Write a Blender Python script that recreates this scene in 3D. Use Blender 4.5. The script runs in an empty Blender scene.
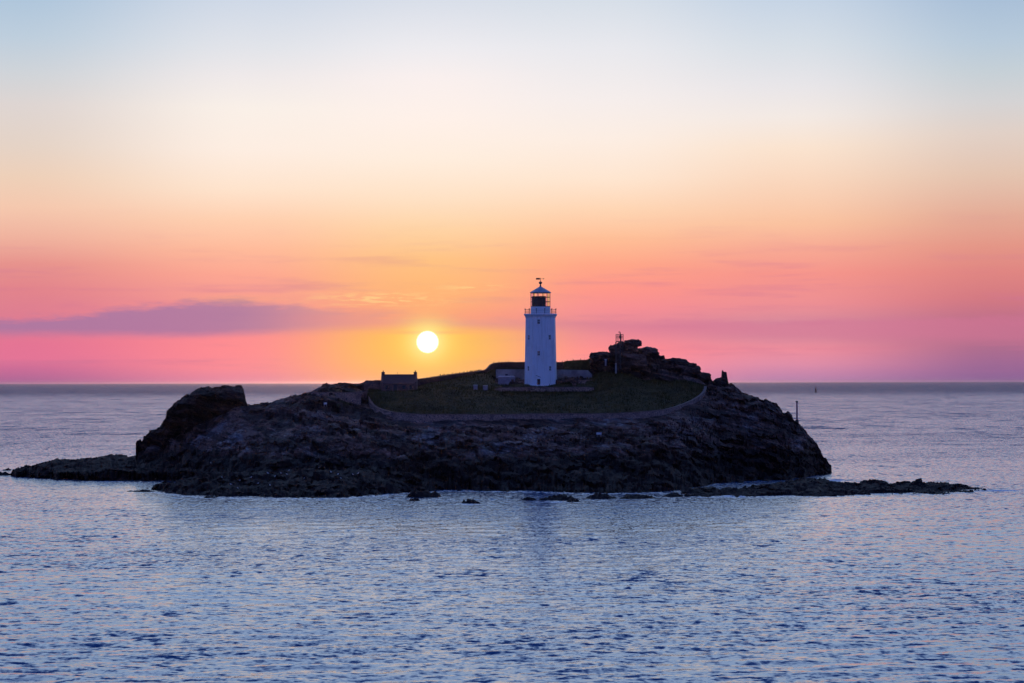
import bpy, bmesh, math, random
import numpy as np
from mathutils import Vector, Matrix, noise, Euler

random.seed(7)
rng = np.random.default_rng(11)
S = bpy.context.scene
COL = S.collection
PI = math.pi

# ------------------------------------------------------------------ camera
H, F, W, HT = 24.0, 2340.0, 1024, 683
HOR = 382.3                                   # horizon row at the picture's middle
PITCH = math.atan((HOR - HT / 2) / F)
ROLL = math.radians(-0.123)
cam_d = bpy.data.cameras.new('camera'); cam = bpy.data.objects.new('camera', cam_d)
COL.objects.link(cam); S.camera = cam
cam_d.sensor_width = 36.0; cam_d.lens = F / W * 36.0
cam_d.clip_start = 1.0; cam_d.clip_end = 300000.0
RM = Euler((PI / 2 + PITCH, 0, 0)).to_matrix() @ Matrix.Rotation(ROLL, 3, 'Z')
cam.matrix_world = Matrix.Translation((0, 0, H)) @ RM.to_4x4()

def ray(px, py):
    return RM @ Vector((px - W / 2, -(py - HT / 2), -F))
def P(px, py, Y):                             # world point at distance Y seen at a pixel
    d = ray(px, py); t = Y / d.y
    return Vector((d.x * t, Y, H + d.z * t))
def WY(px, py, z=0.0):                        # distance at which that pixel meets the height z
    d = ray(px, py); return (z - H) / d.z * d.y
def M(Y): return Y / F                        # metres per pixel at distance Y

# ------------------------------------------------------------------ node helpers
class NT:
    def __init__(s, tree): s.t = tree; s.n = tree.nodes; s.l = tree.links
    def node(s, typ, **kw):
        n = s.n.new(typ)
        for k, v in kw.items(): setattr(n, k, v)
        return n
    def put(s, sock, v):
        if isinstance(v, (int, float)): sock.default_value = v
        elif isinstance(v, (tuple, list)): sock.default_value = v
        else: s.l.new(v, sock)
    def m(s, op, a, b=0.0, c=0.0, clamp=False):
        n = s.node('ShaderNodeMath', operation=op); n.use_clamp = clamp
        s.put(n.inputs[0], a); s.put(n.inputs[1], b); s.put(n.inputs[2], c)
        return n.outputs[0]
    def vm(s, op, a, b=(0, 0, 0)):
        n = s.node('ShaderNodeVectorMath', operation=op)
        s.put(n.inputs[0], a); s.put(n.inputs[1], b)
        return n.outputs[0]
    def sstep(s, x, a, b, lo=0.0, hi=1.0):
        n = s.node('ShaderNodeMapRange', interpolation_type='SMOOTHSTEP')
        s.put(n.inputs[0], x)
        if a > b: a, b, lo, hi = b, a, hi, lo
        n.inputs[1].default_value = a; n.inputs[2].default_value = b
        n.inputs[3].default_value = lo; n.inputs[4].default_value = hi
        return n.outputs[0]
    def mix(s, f, a, b, mode='MIX'):
        n = s.node('ShaderNodeMix', data_type='RGBA', blend_type=mode)
        s.put(n.inputs[0], f); s.put(n.inputs[6], a if not isinstance(a, tuple) else (*a[:3], 1)); s.put(n.inputs[7], b if not isinstance(b, tuple) else (*b[:3], 1))
        return n.outputs[2]
    def noise(s, vec, scale, detail=4, rough=.55, dist=0, out=0):
        n = s.node('ShaderNodeTexNoise'); s.put(n.inputs['Vector'], vec)
        n.inputs['Scale'].default_value = scale; n.inputs['Detail'].default_value = detail
        n.inputs['Roughness'].default_value = rough; n.inputs['Distortion'].default_value = dist
        return n.outputs[out]
    def xyz(s, v):
        n = s.node('ShaderNodeSeparateXYZ'); s.put(n.inputs[0], v); return n.outputs
    def comb(s, x, y, z):
        n = s.node('ShaderNodeCombineXYZ'); s.put(n.inputs[0], x); s.put(n.inputs[1], y); s.put(n.inputs[2], z); return n.outputs[0]
    def ramp(s, f, stops, interp='LINEAR'):
        n = s.node('ShaderNodeValToRGB'); cr = n.color_ramp; cr.interpolation = interp
        cr.elements[0].position = stops[0][0]; cr.elements[0].color = (*stops[0][1], 1)
        cr.elements[1].position = stops[-1][0]; cr.elements[1].color = (*stops[-1][1], 1)
        for p, c in stops[1:-1]:
            e = cr.elements.new(p); e.color = (*c, 1)
        s.put(n.inputs[0], f); return n.outputs[0]

def lin(c):
    return tuple((v / 255 / 12.92) if v / 255 <= .04045 else ((v / 255 + .055) / 1.055) ** 2.4 for v in c)

# ------------------------------------------------------------------ sky (world)
wd = bpy.data.worlds.new('World'); S.world = wd; wd.use_nodes = True
n = NT(wd.node_tree); n.n.clear()
out = n.node('ShaderNodeOutputWorld'); bg = n.node('ShaderNodeBackground'); n.l.new(bg.outputs[0], out.inputs[0])
tc = n.node('ShaderNodeTexCoord')
dx, dy, dz = n.xyz(n.vm('NORMALIZE', tc.outputs['Generated']))[:3]
az = n.m('MULTIPLY', n.m('ARCTAN2', dx, dy), 180 / PI)        # degrees, 0 straight ahead, + to the right
el = n.m('MULTIPLY', n.m('ARCSINE', dz), 180 / PI)
DPP = math.degrees(1 / F)
elp = n.m('MAXIMUM', el, 0.0)
T = n.m('DIVIDE', elp, n.m('ADD', elp, 9.0))
def tpos(e): return e / (e + 9.0)
ABOVE = [(12.5, (.62, .82, 1.10)), (18, (.66, .92, 1.35)), (30, (.42, .66, 1.12)), (50, (70, 112, 190)), (90, (44, 76, 152))]
def sky_ramp(tab):
    st = [(tpos(max(0, (382.5 - y) * DPP)), lin(c)) for y, c in reversed(tab)]
    st += [(tpos(e), c if max(c) < 3 else lin(c)) for e, c in ABOVE]
    return n.ramp(T, st)
L = [(0,(172,196,219)),(45,(190,206,221)),(80,(208,212,217)),(110,(222,213,210)),(150,(229,211,198)),(180,(238,208,185)),(210,(245,200,174)),(240,(240,178,158)),(265,(231,147,141)),(290,(226,132,140)),(315,(222,126,145)),(345,(229,116,148)),(358,(228,116,150)),(368,(204,108,150)),(382,(168,98,148))]
LM = [(0,(206,216,231)),(50,(226,228,234)),(80,(240,234,234)),(110,(250,240,232)),(150,(254,238,226)),(190,(255,228,205)),(220,(255,208,176)),(250,(255,186,155)),(275,(253,166,146)),(300,(245,152,148)),(330,(252,138,146)),(350,(255,138,146)),(368,(250,138,150)),(382,(225,128,160))]
C = [(0,(216,222,233)),(50,(238,236,240)),(80,(250,240,238)),(120,(255,241,233)),(160,(255,238,222)),(200,(255,226,198)),(230,(255,212,168)),(260,(255,192,135)),(285,(255,176,122)),(300,(255,160,120)),(316,(250,128,125)),(330,(250,130,122)),(345,(255,150,112)),(360,(255,155,108)),(382,(255,145,115))]
CR = [(0,(214,222,232)),(50,(233,233,238)),(100,(246,238,236)),(140,(253,238,227)),(180,(255,230,208)),(210,(255,214,180)),(240,(255,190,150)),(265,(255,165,136)),(290,(254,148,138)),(310,(245,140,148)),(325,(228,134,152)),(337,(238,134,150)),(352,(255,138,146)),(370,(250,142,156)),(382,(235,138,160))]
R1 = [(0,(196,211,229)),(50,(216,223,231)),(90,(233,230,233)),(120,(244,234,228)),(150,(251,228,208)),(190,(250,212,185)),(225,(251,195,160)),(250,(248,170,148)),(275,(247,150,140)),(305,(238,144,148)),(325,(214,138,156)),(338,(217,138,156)),(350,(238,142,156)),(365,(224,142,168)),(382,(180,126,172))]
R2 = [(0,(166,189,215)),(50,(184,202,219)),(80,(198,208,215)),(110,(213,211,212)),(140,(225,208,198)),(180,(228,196,176)),(220,(228,171,150)),(250,(228,150,135)),(275,(224,134,130)),(300,(212,122,130)),(322,(190,112,138)),(345,(178,110,140)),(365,(160,105,148)),(382,(138,98,150))]
def azp(px): return math.degrees(math.atan((px - 512) / F))
keys = [(15, L), (250, LM), (430, C), (600, CR), (790, R1), (1000, R2)]
col = sky_ramp(L)
for (p0, _), (p1, tab) in zip(keys[:-1], keys[1:]):
    col = n.mix(n.sstep(az, azp(p0), azp(p1)), col, sky_ramp(tab))
# cloud coordinates in degrees
cvec = n.comb(az, n.m('MULTIPLY', el, 5.0), 0.0)
nz = n.m('SUBTRACT', n.noise(cvec, 0.55, 5, .55), .5)
nz2 = n.m('SUBTRACT', n.noise(cvec, 2.2, 4, .6), .5)
nzs = n.m('ADD', n.m('MULTIPLY', nz, .30), n.m('MULTIPLY', nz2, .10))
def E(py): return (382.5 - py) * DPP
# faint streaks everywhere low in the sky
st = n.noise(n.comb(n.m('MULTIPLY', az, .25), n.m('MULTIPLY', el, 3.2), 3.0), 1.0, 4, .6)
stf = n.m('MULTIPLY', n.m('MULTIPLY', n.sstep(st, .5, .75), n.sstep(el, 4.6, 2.0)), n.m('MULTIPLY', n.sstep(el, 0.1, 0.6), .42))
col = n.mix(stf, col, lin((205, 115, 150)))
# long purple bank on the left
def cl_bank(col, top, bot, azl, azr, colr, strength):
    # top/bottom edge as lists (px, py) -> piecewise through a float ramp on az
    def edge(pts):
        node = n.node('ShaderNodeFloatCurve'); cv = node.mapping.curves[0]
        a0, a1 = azp(-400), azp(1424)
        pts = [((azp(p) - a0) / (a1 - a0), E(y) / 4.0) for p, y in pts]
        cv.points[0].location = (0, pts[0][1]); cv.points[1].location = (1, pts[-1][1])
        for q in pts: cv.points.new(*q)
        node.mapping.update()
        n.put(node.inputs['Value'], n.m('DIVIDE', n.m('SUBTRACT', az, a0), a1 - a0, clamp=True))
        return n.m('MULTIPLY', node.outputs[0], 4.0)
    up = n.m('SUBTRACT', edge(top), n.m('ADD', el, n.m('MULTIPLY', nzs, 1.6)))
    lo = n.m('SUBTRACT', n.m('ADD', el, n.m('MULTIPLY', nzs, .45)), edge(bot))
    f = n.m('MULTIPLY', n.sstep(up, -.05, .20), n.sstep(lo, -.06, .26))
    f = n.m('MULTIPLY', f, n.m('MULTIPLY', n.sstep(az, *azl), n.sstep(az, *azr)))
    return n.mix(n.m('MULTIPLY', f, strength), col, colr)
col = cl_bank(col, [(-400, 330), (-100, 318), (60, 314), (180, 301), (235, 299), (345, 308), (430, 316), (560, 322)],
              [(-400, 342), (0, 338), (180, 339), (345, 334), (430, 331), (560, 330)], (azp(-420), azp(-300)), (azp(430), azp(230)), lin((166, 120, 162)), .85)
col = cl_bank(col, [(300, 312), (420, 316), (560, 318), (800, 318), (1400, 315)],
              [(300, 330), (420, 329), (560, 334), (800, 344), (1400, 350)], (azp(250), azp(420)), (azp(1400), azp(900)), lin((214, 120, 150)), .5)
# sun and the glow of the air round it
SAZ, SEL = azp(427.5), (HOR + (512 - 427.5) * .00215 - 342) * DPP
sa = n.m('SUBTRACT', az, SAZ); se = n.m('SUBTRACT', el, SEL)
def gauss(kx, ky):
    q = n.m('ADD', n.m('POWER', n.m('ABSOLUTE', n.m('DIVIDE', sa, kx)), 2.0), n.m('POWER', n.m('ABSOLUTE', n.m('DIVIDE', se, ky)), 2.0))
    return n.m('EXPONENT', n.m('MULTIPLY', q, -1.0))
col = n.mix(n.m('MULTIPLY', gauss(3.0, 2.3), .40), col, lin((255, 206, 118)))
below = n.sstep(el, E(322), E(336))
gl1 = n.m('MULTIPLY', gauss(2.1, .95), n.m('MULTIPLY', below, .92))
col = n.mix(gl1, col, lin((255, 196, 84)))
col = n.mix(n.m('MULTIPLY', gauss(.62, .52), .95), col, lin((255, 226, 112)))
# golden wisps above the sun
wv = n.comb(n.m('MULTIPLY', az, 1.6), n.m('MULTIPLY', el, 14.0), 7.0)
wn = n.noise(wv, 1.0, 5, .65, .4)
wf = n.sstep(wn, .48, .58)
def box(px, py, kx, ky):
    a = n.m('DIVIDE', n.m('SUBTRACT', az, azp(px)), kx * DPP); b = n.m('DIVIDE', n.m('SUBTRACT', el, E(py)), ky * DPP)
    return n.m('EXPONENT', n.m('MULTIPLY', n.m('ADD', n.m('MULTIPLY', a, a), n.m('MULTIPLY', b, b)), -1.0))
wm = n.m('ADD', box(382, 299, 62, 6), n.m('MULTIPLY', box(472, 287, 30, 3.5), .8), clamp=True)
col = n.mix(n.m('MULTIPLY', n.m('MULTIPLY', wf, wm), .85), col, lin((255, 208, 140)))
wm2 = n.m('ADD', box(430, 332.5, 60, 1.8), n.m('MULTIPLY', box(240, 299, 50, 5), .35), clamp=True)
col = n.mix(n.m('MULTIPLY', wm2, .7), col, lin((255, 178, 110)))
# disc
col = n.mix(n.m('MULTIPLY', gauss(.36, .36), .9), col, lin((255, 240, 160)))
disc = n.sstep(n.m('SQRT', n.m('ADD', n.m('MULTIPLY', sa, sa), n.m('MULTIPLY', se, se))), .290, .225)
col = n.mix(disc, col, (2.6, 2.3, 1.5))
# the sky behind the viewer: dusk blue
back = n.sstep(n.m('ABSOLUTE', az), 22, 75)
bcol = n.ramp(T, [(0, lin((80, 88, 164))), (tpos(6), lin((90, 104, 190))), (tpos(18), lin((84, 114, 202))), (tpos(45), lin((66, 100, 190))), (tpos(90), lin((40, 72, 150)))])
col = n.mix(back, col, bcol)
n.l.new(col, bg.inputs[0]); bg.inputs[1].default_value = 1.0

sun_d = bpy.data.lights.new('sun', 'SUN'); sun = bpy.data.objects.new('sun', sun_d); COL.objects.link(sun)
sun_d.energy = .13; sun_d.angle = math.radians(.53); sun_d.color = (1, .50, .20)
a, e = math.radians(SAZ), math.radians(SEL)
sdir = Vector((math.sin(a) * math.cos(e), math.cos(a) * math.cos(e), math.sin(e)))
sun.rotation_euler = sdir.to_track_quat('Z', 'Y').to_euler(); sun.location = (0, 300, 200)

S.view_settings.view_transform = 'Standard'; S.view_settings.look = 'None'; S.view_settings.gamma = 1
S.view_settings.exposure = 0

# ------------------------------------------------------------------ materials
def newmat(name):
    m = bpy.data.materials.new(name); m.use_nodes = True; t = NT(m.node_tree); t.n.clear()
    o = t.node('ShaderNodeOutputMaterial'); b = t.node('ShaderNodeBsdfPrincipled'); t.l.new(b.outputs[0], o.inputs[0])
    return m, t, b
def simple(name, c1, c2=None, scale=2.0, rough=.8, metal=0.0, bump=.0, bscale=8.0, spec=.5):
    m, t, b = newmat(name)
    g = t.node('ShaderNodeNewGeometry').outputs['Position']
    if c2:
        f = t.sstep(t.noise(g, scale, 5, .6), .35, .68); t.put(b.inputs['Base Color'], t.mix(f, c1, c2))
    else: b.inputs['Base Color'].default_value = (*c1, 1)
    b.inputs['Roughness'].default_value = rough; b.inputs['Metallic'].default_value = metal
    b.inputs['Specular IOR Level'].default_value = spec
    if bump:
        bp = t.node('ShaderNodeBump'); bp.inputs['Strength'].default_value = bump; bp.inputs['Distance'].default_value = .1
        t.put(bp.inputs['Height'], t.noise(g, bscale, 4, .6)); t.l.new(bp.outputs[0], b.inputs['Normal'])
    return m

def rock_material(name, warm=0.0):
    m, t, b = newmat(name)
    g = t.node('ShaderNodeNewGeometry'); pos = g.outputs['Position']
    x, y, z = t.xyz(pos)[:3]
    # tilted beds of slate
    sv = t.comb(t.m('ADD', t.m('MULTIPLY', x, .22), t.m('MULTIPLY', z, .10)), t.m('MULTIPLY', y, .22), t.m('ADD', t.m('MULTIPLY', z, 1.1), t.m('MULTIPLY', x, .22)))
    beds = t.noise(sv, .9, 6, .65, .6)
    blot = t.noise(pos, .10, 5, .6, .5)
    fine = t.noise(pos, 1.6, 5, .7)
    base = t.mix(t.sstep(beds, .36, .66), (.065, .026, .017), (.25, .130, .090))
    base = t.mix(t.sstep(fine, .48, .72), base, (.30, .165, .120))
    # pale grey patches on the dry rock: sky light painted into the colour
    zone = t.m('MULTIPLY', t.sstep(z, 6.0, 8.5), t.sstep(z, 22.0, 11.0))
    lit = t.m('MULTIPLY', t.sstep(t.noise(sv, 2.4, 5, .7, .5), .52, .64), t.sstep(blot, .42, .60))
    base = t.mix(t.m('MULTIPLY', t.m('MULTIPLY', lit, zone), .85), base, (.46, .42, .40))
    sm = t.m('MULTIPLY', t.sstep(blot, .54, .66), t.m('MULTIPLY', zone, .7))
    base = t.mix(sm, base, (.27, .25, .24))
    lit_high = t.m('MULTIPLY', t.sstep(t.noise(sv, 3.6, 4, .7), .60, .72), t.sstep(z, 13, 17))  # lit slabs of the summit, painted in as paler colour
    base = t.mix(t.m('MULTIPLY', lit_high, .85), base, (.36, .31, .29))
    bands = t.noise(sv, .33, 4, .6, .8)
    base = t.mix(t.sstep(bands, .56, .44, 0, .75), base, (.016, .010, .008))
    # dark weed and wet rock near the water
    wet = t.sstep(t.m('ADD', z, t.m('MULTIPLY', t.m('SUBTRACT', blot, .5), 5.0)), 7.7, 6.0)
    base = t.mix(t.m('MULTIPLY', wet, .96), base, (.013, .007, .006))
    # turf
    at = t.node('ShaderNodeAttribute', attribute_name='turf').outputs['Fac']
    tm = t.sstep(t.m('ADD', at, t.m('MULTIPLY', t.m('SUBTRACT', t.noise(pos, .5, 5, .7), .5), 1.1)), .42, .58)
    turf = t.mix(t.sstep(t.noise(pos, .35, 5, .65), .35, .65), (.050, .034, .008), (.100, .070, .018))
    turf = t.mix(t.sstep(fine, .5, .75), turf, (.075, .085, .03))
    base = t.mix(tm, base, turf)
    t.put(b.inputs['Base Color'], base)
    b.inputs['Roughness'].default_value = .85
    b.inputs['Specular IOR Level'].default_value = .25
    bp = t.node('ShaderNodeBump'); bp.inputs['Strength'].default_value = .9; bp.inputs['Distance'].default_value = .45
    vo = t.node('ShaderNodeTexVoronoi', feature='F1'); t.put(vo.inputs['Vector'], sv); vo.inputs['Scale'].default_value = 1.3
    h = t.m('ADD', t.m('MULTIPLY', beds, 1.2), t.m('ADD', t.m('MULTIPLY', fine, .7), t.m('MULTIPLY', vo.outputs[0], .5)))
    t.put(bp.inputs['Height'], h); t.l.new(bp.outputs[0], b.inputs['Normal'])
    return m
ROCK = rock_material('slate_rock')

def stone_material(name, c1, c2, mortar, sx=1.8, sz=3.4):
    m, t, b = newmat(name)
    g = t.node('ShaderNodeNewGeometry').outputs['Position']
    x, y, z = t.xyz(g)[:3]
    v = t.comb(t.m('MULTIPLY', t.m('ADD', x, t.m('MULTIPLY', y, .7)), sx), t.m('MULTIPLY', z, sz), 0.0)
    vo = t.node('ShaderNodeTexVoronoi', feature='DISTANCE_TO_EDGE'); t.put(vo.inputs['Vector'], v); vo.inputs['Scale'].default_value = 1.0
    vc = t.node('ShaderNodeTexVoronoi', feature='F1'); t.put(vc.inputs['Vector'], v); vc.inputs['Scale'].default_value = 1.0
    c = t.mix(t.xyz(vc.outputs['Color'])[0], c1, c2)
    c = t.mix(t.sstep(t.noise(g, .5, 5, .6), .45, .7), c, tuple(q * .6 for q in c1))
    e = t.sstep(vo.outputs[0], .02, .10)
    t.put(b.inputs['Base Color'], t.mix(e, mortar, c)); b.inputs['Roughness'].default_value = .9
    bp = t.node('ShaderNodeBump'); bp.inputs['Strength'].default_value = .6; bp.inputs['Distance'].default_value = .06
    t.put(bp.inputs['Height'], e); t.l.new(bp.outputs[0], b.inputs['Normal'])
    return m
WALL = stone_material('dry_stone', (.38, .22, .165), (.50, .32, .25), (.10, .075, .06))
COPING = simple('pale_coping', (.26, .15, .11), (.17, .10, .075), 1.5, .85, bump=.4)
DARKWALL = stone_material('dark_stone', (.10, .045, .035), (.15, .075, .055), (.05, .03, .025))
HOUSE = stone_material('house_stone', (.20, .095, .070), (.28, .15, .115), (.12, .09, .08), 1.4, 2.6)
SLATE = simple('roof_slate', (.085, .040, .032), (.11, .055, .045), 1.2, .7, bump=.4, bscale=4)
RENDERED = simple('whitewashed_render', (.40, .36, .36), (.20, .17, .17), .30, .8, bump=.2, bscale=3)
SHED = simple('lilac_grey_render', (.34, .29, .31), (.26, .21, .23), .8, .85)
DARKHOLE = simple('dark_glass', (.012, .012, .016), None, rough=.25)
PALE = simple('pale_paint', (.70, .68, .68), (.55, .52, .52), 2.0, .6)
STEEL = simple('dark_painted_steel', (.06, .05, .05), (.10, .07, .06), 3.0, .5, .3)
GALV = simple('galvanised_steel', (.52, .47, .45), (.40, .36, .35), 2.0, .5, .2)
RED = simple('faded_red_paint', (.42, .12, .09), (.33, .10, .08), 3.0, .6)
BLACKP = simple('black_paint', (.03, .028, .03), None, rough=.5)
LEADROOF = simple('grey_blue_roof_paint', (.36, .38, .42), (.28, .30, .34), 1.5, .55)
BRASS = simple('lens_brass', (.20, .06, .035), (.12, .04, .03), 3, .35, .3)

def white_tower_mat():
    m, t, b = newmat('white_masonry_paint')
    g = t.node('ShaderNodeNewGeometry').outputs['Position']
    x, y, z = t.xyz(g)[:3]
    streak = t.noise(t.comb(t.m('MULTIPLY', x, 2.2), t.m('MULTIPLY', y, 2.2), t.m('MULTIPLY', z, .18)), 1.0, 5, .65)
    c = t.mix(t.sstep(streak, .45, .78), (.82, .82, .82), (.62, .60, .57))
    c = t.mix(t.m('MULTIPLY', t.sstep(t.noise(g, .35, 4, .6), .5, .75), .35), c, (.55, .54, .54))
    t.put(b.inputs['Base Color'], c); b.inputs['Roughness'].default_value = .65
    bp = t.node('ShaderNodeBump'); bp.inputs['Strength'].default_value = .15; bp.inputs['Distance'].default_value = .04
    t.put(bp.inputs['Height'], t.noise(g, 5.0, 4, .6)); t.l.new(bp.outputs[0], b.inputs['Normal'])
    return m
WHITE = white_tower_mat()

# ------------------------------------------------------------------ object helpers
def tag(o, label=None, cat=None, group=None, kind=None):
    if label: o['label'] = label
    if cat: o['category'] = cat
    if group: o['group'] = group
    if kind: o['kind'] = kind
    return o
def thing(name, label, cat, loc, group=None):
    o = bpy.data.objects.new(name, None); COL.objects.link(o); o.location = loc; o.empty_display_size = .5
    return tag(o, label, cat, group)
def link(name, bm, mat, parent=None, smooth=False):
    me = bpy.data.meshes.new(name); bmesh.ops.recalc_face_normals(bm, faces=bm.faces[:]); bm.to_mesh(me); bm.free()
    me.materials.append(mat)
    if smooth: me.polygons.foreach_set('use_smooth', [True] * len(me.polygons))
    o = bpy.data.objects.new(name, me); COL.objects.link(o)
    if parent: o.parent = parent
    return o
def box(bm, x0, x1, y0, y1, z0, z1, rot=0.0, about=(0, 0)):
    vs = []
    for z in (z0, z1):
        for x, y in ((x0, y0), (x1, y0), (x1, y1), (x0, y1)):
            if rot:
                c, s = math.cos(rot), math.sin(rot); xx, yy = x - about[0], y - about[1]
                x, y = about[0] + xx * c - yy * s, about[1] + xx * s + yy * c
            vs.append(bm.verts.new((x, y, z)))
    for f in ((0, 1, 2, 3), (4, 5, 6, 7), (0, 1, 5, 4), (1, 2, 6, 5), (2, 3, 7, 6), (3, 0, 4, 7)):
        bm.faces.new([vs[i] for i in f])
    return vs
def lathe(bm, prof, nseg=16, phase=0.0, c=(0, 0)):
    rings = []
    for r, z in prof:
        rings.append([bm.verts.new((c[0] + r * math.cos(phase + 2 * PI * i / nseg), c[1] + r * math.sin(phase + 2 * PI * i / nseg), z)) for i in range(nseg)])
    for a_, b_ in zip(rings[:-1], rings[1:]):
        for i in range(nseg):
            j = (i + 1) % nseg; bm.faces.new((a_[i], a_[j], b_[j], b_[i]))
    bm.faces.new(rings[0][::-1]); bm.faces.new(rings[-1])
def tube(bm, a_, b_, r, r2=None, seg=8):
    a_, b_ = Vector(a_), Vector(b_); r2 = r if r2 is None else r2
    d = (b_ - a_).normalized(); u = d.orthogonal().normalized(); v = d.cross(u)
    ra, rb = [], []
    for i in range(seg):
        t = 2 * PI * i / seg; w = u * math.cos(t) + v * math.sin(t)
        ra.append(bm.verts.new(a_ + w * r)); rb.append(bm.verts.new(b_ + w * r2))
    for i in range(seg):
        j = (i + 1) % seg; bm.faces.new((ra[i], ra[j], rb[j], rb[i]))
    bm.faces.new(ra[::-1]); bm.faces.new(rb)
def ring(bm, R, z, r, nseg=24, c=(0, 0), phase=0):
    pts = [Vector((c[0] + R * math.cos(phase + 2 * PI * i / nseg), c[1] + R * math.sin(phase + 2 * PI * i / nseg), z)) for i in range(nseg)]
    for i in range(nseg): tube(bm, pts[i], pts[(i + 1) % nseg], r, seg=6)

# ------------------------------------------------------------------ rock noise (shared by terrain and boulders)
def rock_disp(p, amp, seed=0.0):
    q = Vector((p.x * .30 + seed, p.y * .30, p.z * .75 + p.x * .16))
    d, pts = noise.voronoi(q * 1.0)
    c = pts[0]; h1 = noise.noise(c * 7.3 + Vector((3, 1, 2)))
    q2 = q * 2.6; d2, pts2 = noise.voronoi(q2); h2 = noise.noise(pts2[0] * 5.1)
    fr = noise.fractal(p * .22 + Vector((seed, 0, 0)), .9, 2.1, 5)
    u = p.z * .34 + p.x * .055 + p.y * .02 + 1.1 * noise.noise(p * .07 + Vector((seed, 7, 0)))
    bed = abs((u % 1.0) - .5) * 2 - .5; u2 = u * 3.1 + noise.noise(p * .3); bed2 = (u2 % 1.0) - .5
    gul = noise.noise(Vector((p.x * .16 + seed, p.y * .05, p.z * .03))); gul = -abs(gul) * 2.2 + .5
    a = amp * (h1 * 1.3 + h2 * .55 + fr * .75)
    b = amp * (noise.noise(c * 4.7 + Vector((9, 4, 1))) * 1.0 + noise.noise(pts2[0] * 3.3) * .5 + fr * .3 + bed * 1.5 + bed2 * .55 + gul * 1.5)
    return a, b

# ------------------------------------------------------------------ terrain from feature lines
def interp(tab, pxs, k=1):
    return np.interp(pxs, [q[0] for q in tab], [q[k] for q in tab])
def terrain(name, p0, p1, lines, segs, amp=0.7, fade=5, seed=0.0, step=1.0, turf=None, ampf=None, kind='structure', label=None, low=.35, mono=True):
    pxs = np.arange(p0, p1 + .01, step); nc = len(pxs)
    feats = []
    for ln in lines:
        typ = ln[0]
        if typ == 'w': Y = np.array([WY(p, q) for p, q in zip(pxs, interp(ln[1], pxs) + np.array([.9 * noise.noise(Vector((p * .11 + seed, 0, 0))) + .7 * noise.noise(Vector((p * .35 + seed, 4, 0))) for p in pxs]))]); z = np.zeros(nc)
        elif typ == 'p':
            py = interp(ln[1], pxs); Y = interp(ln[2], pxs); z = np.array([P(p, q, yy).z for p, q, yy in zip(pxs, py, Y)])
        elif typ == 'r':      # relative to the previous feature: dY, z
            Y = feats[-1][0] + ln[1]; z = feats[-1][1] * ln[2] + ln[3]
        elif typ == 'f':      # in front of the next one: handled after
            Y = None; z = None
        feats.append([Y, z])
    if feats[0][0] is None: feats[0] = [feats[1][0] - 10, np.full(nc, -3.0)]
    if mono:
      for k in range(1, len(feats)): feats[k][0] = np.maximum(feats[k][0], feats[k - 1][0] + .4)
    verts = []; tf = []; nr = 0
    fd = np.clip(np.minimum(pxs - p0, p1 - pxs) / fade, 0, 1); fd = fd * fd * (3 - 2 * fd)
    rows = []
    for k in range(len(feats) - 1):
        m = segs[k]
        for i in range(m + (1 if k == len(feats) - 2 else 0)): rows.append((k, i / m))
    nr = len(rows)
    for (k, t) in rows:
        Y = feats[k][0] * (1 - t) + feats[k + 1][0] * t
        z = feats[k][1] * (1 - t) + feats[k + 1][1] * t
        z = z * fd + (-3.5) * (1 - fd)
        for c in range(nc):
            px = pxs[c]; yy = float(Y[c]); zz = float(z[c]); x = (px - 512) / F * yy
            tv = turf(px, k, t) if turf else 0.0
            if tv > .5: a = .10 * noise.noise(Vector((x, yy, 0)) * .6) + .12 * noise.noise(Vector((x, yy, 5)) * .21); b = 0
            else: a, b = rock_disp(Vector((x, yy, zz)), amp, seed)
            s = (ampf(px, k, t) if ampf else 1.0) * (min(1, low + max(0, zz) / 6) if zz < 4 else 1)
            verts.append((x, yy - b * 1.3 * s, zz + a * .8 * s)); tf.append(tv)
    faces = []
    for r in range(nr - 1):
        o = r * nc
        for c in range(nc - 1): faces.append((o + c, o + c + 1, o + nc + c + 1, o + nc + c))
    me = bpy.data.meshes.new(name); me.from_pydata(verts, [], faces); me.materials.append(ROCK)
    at = me.attributes.new('turf', 'FLOAT', 'POINT'); at.data.foreach_set('value', tf)
    ob = bpy.data.objects.new(name, me); COL.objects.link(ob)
    if kind: ob['kind'] = kind
    return ob, np.array(verts).reshape(nr, nc, 3), pxs

SKY = [(136,455),(170,440),(200,424),(240,407),(246,405.7),(259,405.5),(268,404),(280,401.5),(291,399),(296,396),(308,394.5),(310,390.5),(322,385.5),(328,383.3),(348,383.2),(359,383.7),(364,381.5),(380,381),(417,379.5),(450,375),(486,370),(490,366),(493.5,363),(497,362.5),(563,362.3),(566,361),(578,360),(587,359.7),(590,358),(594,355),(600,354.5),(609,355),(611,350),(615,348),(625,346),(628,346.5),(640,348.5),(649,350),(656,356.5),(660,359.5),(677,360.5),(693,364.5),(699,368),(701,372.5),(710,376),(713,382),(716,382),(720,381),(726,380),(729,384),(732,388),(741,395),(760,399.5),(776,403),(785,412),(795,422),(801,425),(808,436),(815,444),(819,455),(826,460),(832,471)]
SKYY = [(136,612),(240,604),(300,606),(364,606),(417,612),(486,616),(563,618),(590,612),(620,610),(660,614),(700,612),(720,608),(760,606),(785,604),(800,606),(815,610),(832,621)]
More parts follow.
